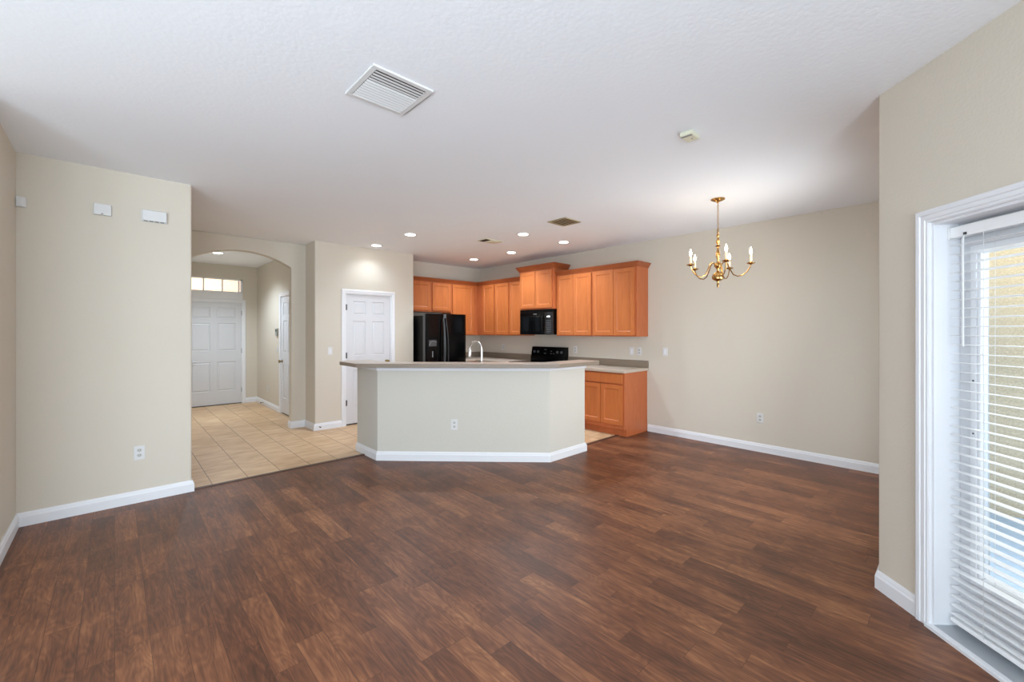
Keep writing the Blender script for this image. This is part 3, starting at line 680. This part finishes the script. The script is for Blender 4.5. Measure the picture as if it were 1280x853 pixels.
b = MB(); b.box(0.64, 0.70, -0.0025, 0.0, 1.668, 1.69); b.build('lit_display', mat('pale_display', (235, 240, 235), 0.4, emit=((0.9, 1.0, 0.95), 1.2)), mw, MW)
b = MB(); b.box(0.0, 0.77, 0.004, 0.0215, 1.758, 1.80)
for k in range(18): b.box(0.03 + k * 0.04, 0.055 + k * 0.04, 0.001, 0.004, 1.768, 1.790)
b.build('vent_grille', 'blackm', mw, MW)
b = MB(); b.box(0.325, 0.405, -0.0015, 0.0, 1.722, 1.735); b.build('badge', 'mgrey', mw, MW)

RG = frame(4.94, 5.360, -90)       # x to the right 0..0.79, depth 0.65
rg = thing('range', 'black freestanding range with tall control backguard behind the island', 'stove', RG @ Matrix.Translation((0.395, 0.32, 0)))
b = MB(); b.box(0.0, 0.79, 0.03, 0.64, 0.02, 0.90); b.build('range_body', 'black', rg, RG, bevel=0.004)
b = MB(); b.box(-0.0, 0.79, 0.0, 0.655, 0.901, 0.915); b.build('cooktop', 'glassblack', rg, RG, bevel=0.004)
b = MB(); b.box(0.01, 0.78, 0.0, 0.029, 0.22, 0.78); b.build('oven_door', 'black', rg, RG, bevel=0.004)
b = MB(); b.box(0.12, 0.67, -0.002, 0.0, 0.36, 0.64); b.build('oven_window', 'glassblack', rg, RG)
b = MB(); b.tube([(0.06, -0.002, 0.74), (0.06, -0.045, 0.74), (0.73, -0.045, 0.74), (0.73, -0.002, 0.74)], 0.011, 8); b.build('handle', 'blackm', rg, RG)
b = MB(); b.box(0.01, 0.78, 0.0, 0.029, 0.04, 0.20); b.build('drawer', 'black', rg, RG, bevel=0.004)
b = MB(); prof = [(0.545, 0.916), (0.655, 0.916), (0.655, 1.165), (0.60, 1.165), (0.585, 1.155), (0.555, 0.99), (0.545, 0.985)]
b.loops([[(0.0, y, z) for y, z in prof], [(0.79, y, z) for y, z in prof]]); b.build('backguard', 'black', rg, RG, bevel=0.004)
def bgp(x, z): return (x, 0.555 + (z - 0.99) / 0.165 * 0.030, z)
for x in (0.08, 0.17, 0.62, 0.71):
    b = MB(); b.lathe([(0.022, 0), (0.020, 0.02), (0.0, 0.021)], seg=14); b.bm.transform(Matrix.Translation(bgp(x, 1.075)) @ Matrix.Rotation(R(80), 4, 'X')); b.build('knob', 'dgrey', rg, RG, smooth=True)
for k, (x, z) in enumerate([(0.31, 1.115), (0.31, 1.05), (0.46, 1.05), (0.52, 1.05), (0.46, 1.09)]):
    p = bgp(x, z); w = 0.05 if k < 2 else 0.03
    b = MB(); b.box(p[0], p[0] + w, p[1] - 0.004, p[1] + 0.004, z - 0.007, z + 0.007); b.build('control_button', 'dgrey', rg, RG)

# ------------------------------------------------------------------ wall plates
def outlet(Mx, x, z, label, group=None):
    P = Mx @ Matrix.Translation((x, 0, z)); T = thing('outlet', label, 'outlet', P, group)
    b = MB(); b.box(-0.035, 0.035, -0.006, -0.0003, -0.0575, 0.0575); b.build('cover_plate', 'plastic', T, P, bevel=0.002)
    for zz in (-0.021, 0.021):
        b = MB(); b.loops([[(0.016 * math.cos(t * PI / 8), y, zz + 0.0145 * math.sin(t * PI / 8)) for t in range(16)] for y in (-0.0062, -0.0080)])
        s_ = b.build('socket', 'socket', T, P)
        b = MB(); b.box(-0.008, -0.0055, -0.0084, -0.0081, zz - 0.004, zz + 0.007).box(0.0055, 0.008, -0.0084, -0.0081, zz - 0.004, zz + 0.006).box(-0.002, 0.002, -0.0084, -0.0081, zz - 0.010, zz - 0.006)
        PM[s_.name] = P; b.build('slots', 'slot', s_, P)
    return T
def switch(Mx, x, z, label, n=1, group=None, m='plastic'):
    P = Mx @ Matrix.Translation((x, 0, z)); T = thing('light_switch', label, 'light switch', P, group)
    w = 0.035 + 0.023 * (n - 1)
    b = MB(); b.box(-w, w, -0.006, -0.0003, -0.0575, 0.0575); b.build('cover_plate', m, T, P, bevel=0.002)
    for k in range(n):
        xx = (k - (n - 1) / 2) * 0.046
        b = MB(); b.prism([(xx - 0.0165, -0.0062), (xx + 0.0165, -0.0062), (xx + 0.0165, -0.0095), (xx - 0.0165, -0.0085)], -0.033, 0.033); b.build('rocker', 'trim', T, P, bevel=0.001)
    return T
LW = frame(0, 4.73); IW = frame(2.13, 4.46, -45); RW0 = frame(5.60, 0, -90); PW = frame(0, 6.40); FW = frame(2.13, 0, -90)
outlet(LW, 0.152, 0.414, 'white electrical outlet low on the left living room wall')
outlet(IW, 0.86, 0.402, 'white electrical outlet low on the front face of the island')
outlet(RW0, -1.66, 0.402, 'white electrical outlet low on the dining room wall')
outlet(RW0, -4.43, 1.13, 'white outlet above the counter between range and double plates')
outlet(RW0, -6.22, 1.13, 'white outlet on the wall above the corner counter, left of the range')
outlet(RW0, -3.25, 1.14, 'right one of two white plates above the dining-end counter')
switch(RW0, -3.375, 1.14, 'left one of two white plates above the dining-end counter, a switch')
switch(RW0, -2.85, 1.148, 'white light switch on the bare wall just past the counter end')
switch(PW, 2.318, 1.144, 'white light switch left of the pantry door')
switch(FW, -8.40, 1.125, 'small light switch in the foyer beside the closet door')
outlet(FW, -9.06, 0.35, 'white outlet low on the foyer wall beyond the closet door')
P = FW @ Matrix.Translation((-8.41, 0, 1.42)); T = thing('alarm_keypad', 'grey security keypad on the foyer wall left of the closet door', 'keypad', P)
b = MB(); b.box(-0.06, 0.06, -0.028, -0.0003, -0.065, 0.065); b.build('keypad_case', mat('greyish_plastic', (150, 150, 140), 0.4), T, P, bevel=0.004)
b = MB(); b.box(-0.045, 0.045, -0.0295, -0.0285, 0.01, 0.05); b.build('screen', 'slot', T, P)
# sensors high on the left wall
P = LW @ Matrix.Translation((-0.497, 0, 2.34)); T = thing('motion_sensor', 'small white motion sensor in the upper left wall corner', 'sensor', P)
b = MB(); b.prism([(-0.026, -0.0005), (0.024, -0.0005), (0.024, -0.022), (0.006, -0.040), (-0.026, -0.040)], 0, 0.072); b.build('sensor_case', 'plastic', T, P, bevel=0.004)
b = MB(); b.prism([(-0.020, -0.0402), (0.002, -0.0402), (0.002, -0.043), (-0.020, -0.043)], 0.012, 0.045); b.build('sensor_lens', 'plastic', T, P, bevel=0.002)
P = LW @ Matrix.Translation((-0.070, 0, 2.36)); T = thing('alarm_siren', 'small white square alarm sounder, middle of three boxes on the left wall', 'alarm', P)
b = MB(); b.box(-0.052, 0.052, -0.030, -0.0003, 0, 0.088); b.build('siren_case', 'plastic', T, P, bevel=0.005)
b = MB(); b.bm.transform(Matrix.Identity(4)); b.loops([[(0.030 * math.cos(t * PI / 10), y, 0.046 + 0.030 * math.sin(t * PI / 10)) for t in range(20)] for y in (-0.0302, -0.033)]); b.build('speaker_dome', 'plastic', T, P, smooth=True)
b = MB(); b.box(-0.008, 0.004, -0.031, -0.0302, 0.006, 0.011); b.build('indicator', 'slot', T, P)
P = LW @ Matrix.Translation((0.245, 0, 2.358)); T = thing('door_chime', 'wide white doorbell chime box, rightmost of three on the left wall', 'door chime', P)
b = MB(); b.box(-0.075, 0.082, -0.042, -0.012, 0.004, 0.094); b.build('chime_cover', 'plastic', T, P, bevel=0.005)
b = MB(); b.box(-0.082, 0.088, -0.0115, -0.0003, 0, 0.098); b.build('chime_base', 'plastic', T, P, bevel=0.002)
b = MB()
for k in range(4): b.box(-0.066 + k * 0.036, -0.042 + k * 0.036, -0.036, -0.016, 0.002, 0.0038)
b.build('chime_slots', 'slot', T, P)
# door stops on baseboards
def stop(P, label):
    T = thing('door_stop', label, 'door stop', P)
    b = MB(); b.tube([(0, 0, 0), (0, -0.045, 0)], 0.005, 8); b.build('stem', 'obrass', T, P)
    b = MB(); b.tube([(0, -0.045, 0), (0, -0.060, 0)], [0.009, 0.008], 10); b.build('bumper', 'slot', T, P)
stop(frame(2.16, 6.382, 0, 0.055), 'small dark door stop on the baseboard left of the pantry door')
stop(frame(2.112, 9.30, -90, 0.055), 'small dark door stop on the foyer baseboard')

# ------------------------------------------------------------------ ceiling fittings
def downlight(x, y, label, group, power=42):
    P = frame(x, y, 0, H); T = thing('recessed_light', label, 'ceiling light', P, group)
    b = MB(); b.lathe([(0.092, -0.0005), (0.090, -0.005), (0.076, -0.008), (0.068, -0.006), (0.066, -0.0005)], seg=32); b.build('trim_ring', 'trim', T, P, smooth=True)
    b = MB(); b.lathe([(0.0665, -0.0062), (0.0665, -0.0066)], seg=32); b.build('lens', 'lens', T, P)
    l = bpy.data.lights.new('downlight_glow', 'SPOT'); l.energy = power; l.spot_size = R(140); l.spot_blend = 0.8; l.shadow_soft_size = 0.065; l.color = (0.76, 0.88, 1.0)
    o = bpy.data.objects.new('downlight_glow', l); C.objects.link(o); o.parent = T; o.location = (0, 0, -0.012)
G = 'recessed lights in the kitchen ceiling'
downlight(2.905, 5.10, 'lit round recessed light left over the island, nearest pantry side', G, 55)
downlight(2.90, 6.10, 'lit round recessed light right in front of the pantry wall top', G, 12)
downlight(4.745, 6.07, 'lit round recessed light deepest in the kitchen, above the corner counter', G)
downlight(4.775, 5.11, 'lit round recessed light in front of the raised microwave cabinet', G)
downlight(4.00, 4.05, 'lit round recessed light centred over the kitchen, nearest the small vent', G)
downlight(4.785, 4.00, 'lit round recessed light nearest the dining-end wall cabinets', G)
downlight(1.25, 8.47, 'lit round light on the foyer ceiling seen through the arch', None, 105)
# big return vent
def vent(name, label, P, w, l, m, fr, nsl, tilt):
    T = thing(name, label, 'ceiling vent', P)
    b = MB()
    for q in ((-w, w, -l, -l + fr), (-w, w, l - fr, l), (-w, -w + fr, -l + fr, l - fr), (w - fr, w, -l + fr, l - fr)): b.box(q[0], q[1], q[2], q[3], -0.010, -0.0003)
    b.build('frame', m, T, P, bevel=0.003)
    b = MB(); b.box(-w + fr, w - fr, -l + fr, l - fr, -0.003, -0.0005); b.build('duct', 'ventdark', T, P)
    b = MB()
    for k in range(nsl):
        y = -l + fr + (k + 0.5) * (2 * l - 2 * fr) / nsl; a = R(tilt(k)) ; hw_ = (l - fr) / nsl * 0.57
        c, s = math.cos(a) * hw_, math.sin(a) * hw_
        pr = [(y - c, -0.012 - s), (y + c, -0.012 + s), (y + c + 0.001, -0.0105 + s), (y - c + 0.001, -0.0105 - s)]
        b.loops([[(-w + fr, yy, zz) for yy, zz in pr], [(w - fr, yy, zz) for yy, zz in pr]])
    b.build('louvers', m, T, P)
    return T
vent('ceiling_vent', 'large white louvered air vent on the living room ceiling', frame(1.094, 2.147, 0, H), 0.172, 0.175, 'ventwhite', 0.028, 12, lambda k: 2 if k < 1 else (-5 if k < 4 else -25))
vent('ceiling_vent', 'small beige louvered vent on the ceiling near the kitchen lights', frame(3.907, 3.258, 0, H), 0.145, 0.14, 'ventbeige', 0.024, 5, lambda k: 5)
P = frame(3.94, 4.66, 0, H); T = thing('ceiling_register', 'flat cream register on the kitchen ceiling between recessed lights', 'ceiling vent', P)
b = MB(); b.box(-0.16, 0.16, -0.10, 0.10, -0.014, -0.0003); b.build('frame', 'sensor', T, P, bevel=0.01)
b = MB(); b.lathe([(0.085, -0.0145), (0.08, -0.022), (0.0, -0.024)], 0.04, 0, 24); b.build('round_cover', 'sensor', T, P, smooth=True)
b = MB(); b.box(-0.145, -0.06, -0.08, 0.08, -0.0155, -0.0145); b.build('dark_slot', 'ventdark', T, P)
P = frame(2.782, 1.245, 0, H); T = thing('smoke_alarm', 'small square ivory smoke alarm on the ceiling left of the chandelier', 'smoke alarm', P)
b = MB(); b.box(-0.062, 0.062, -0.042, 0.042, -0.030, -0.0003); b.build('alarm_case', 'sensor', T, P, bevel=0.008)
b = MB(); b.box(-0.055, -0.035, -0.036, 0.036, -0.0312, -0.0302); b.build('sensing_slots', 'mgrey', T, P)
b = MB(); b.lathe([(0.006, -0.0302), (0.005, -0.033), (0, -0.0332)], 0.01, -0.01, 12); b.build('test_button', 'mgrey', T, P)

# ------------------------------------------------------------------ chandelier
CH = frame(4.35, 1.665, 0, 0)
ch = thing('chandelier', 'polished brass five-arm candle chandelier hanging in the dining area', 'chandelier', frame(4.35, 1.665, 0, H))
def L_(prof, nm, m='brass', par=ch, x=0, y=0, seg=24):
    b = MB(); b.lathe(prof, x, y, seg); return b.build(nm, m, par, CH, smooth=True)
L_([(0.065, 2.7395), (0.064, 2.732), (0.045, 2.722), (0.016, 2.712), (0.008, 2.70), (0.0, 2.698)], 'canopy')
b = MB(); z = 2.70; k = 0
while z > 2.43:
    a = (k % 2) * PI / 2; pts = []
    for j in range(13):
        t = 2 * PI * j / 12; u = 0.0075 * math.cos(t); pts.append((u * math.cos(a), u * math.sin(a), z - 0.014 + 0.014 * math.sin(t)))
    b.tube(pts, 0.0020, 6); z -= 0.0225; k += 1
b.build('chain', 'brass', ch, CH, smooth=True)
b = MB(); pts = [(0.013 * math.cos(2 * PI * j / 12) * 0.74, 0.013 * math.cos(2 * PI * j / 12) * 0.68, 2.415 + 0.024 * math.sin(2 * PI * j / 12)) for j in range(13)]
b.tube(pts, 0.0035, 6); b.build('top_loop', 'brass', ch, CH, smooth=True)
L_([(0.0, 2.392), (0.012, 2.39), (0.016, 2.375), (0.008, 2.36), (0.011, 2.34), (0.020, 2.325), (0.014, 2.30), (0.010, 2.285), (0.028, 2.275), (0.012, 2.265), (0.010, 2.24), (0.018, 2.21),
    (0.020, 2.18), (0.012, 2.15), (0.009, 2.12), (0.030, 2.105), (0.036, 2.085), (0.030, 2.065), (0.014, 2.052), (0.010, 2.03), (0.020, 2.018), (0.044, 2.0), (0.056, 1.972), (0.052, 1.948), (0.030, 1.932), (0.012, 1.925),
    (0.008, 1.90), (0.013, 1.89), (0.008, 1.876), (0.004, 1.862), (0.0, 1.858)], 'centre_column')
tc_ = math.atan2(-1.665, -4.35)      # direction towards the viewing side of the room
for k in range(5):
    a = tc_ + R(14 + 72 * k)
    dx, dy = math.cos(a), math.sin(a)
    rz = [(0.028, 2.085), (0.045, 2.108), (0.066, 2.112), (0.088, 2.085), (0.108, 2.035), (0.135, 1.985), (0.172, 1.966), (0.215, 1.975), (0.252, 2.005), (0.276, 2.045), (0.284, 2.075)]
    b = MB(); b.tube([(dx * r, dy * r, z) for r, z in rz], 0.0055, 8); arm = b.build('arm', 'brass', ch, CH, smooth=True); PM[arm.name] = frame(4.35, 1.665, 0, H)
    ex, ey = dx * 0.284, dy * 0.284
    L_([(0.006, 2.068), (0.014, 2.073), (0.034, 2.080), (0.038, 2.086), (0.036, 2.088), (0.014, 2.082), (0.012, 2.098), (0.0, 2.099)], 'drip_cup', 'brass', arm, ex, ey, 20)
    L_([(0.0105, 2.099), (0.0105, 2.168), (0.006, 2.169)], 'candle_sleeve', 'cream', arm, ex, ey, 14)
    L_([(0.007, 2.169), (0.010, 2.180), (0.0125, 2.193), (0.0105, 2.208), (0.005, 2.224), (0.0015, 2.238)], 'bulb', 'bulb', arm, ex, ey, 14)
    l = bpy.data.lights.new('bulb_glow', 'POINT'); l.energy = 0.32; l.shadow_soft_size = 0.03; l.color = (1.0, 0.8, 0.55)
    o = bpy.data.objects.new('bulb_glow', l); C.objects.link(o); o.parent = arm; o.location = (ex, ey, 2.27 - H)
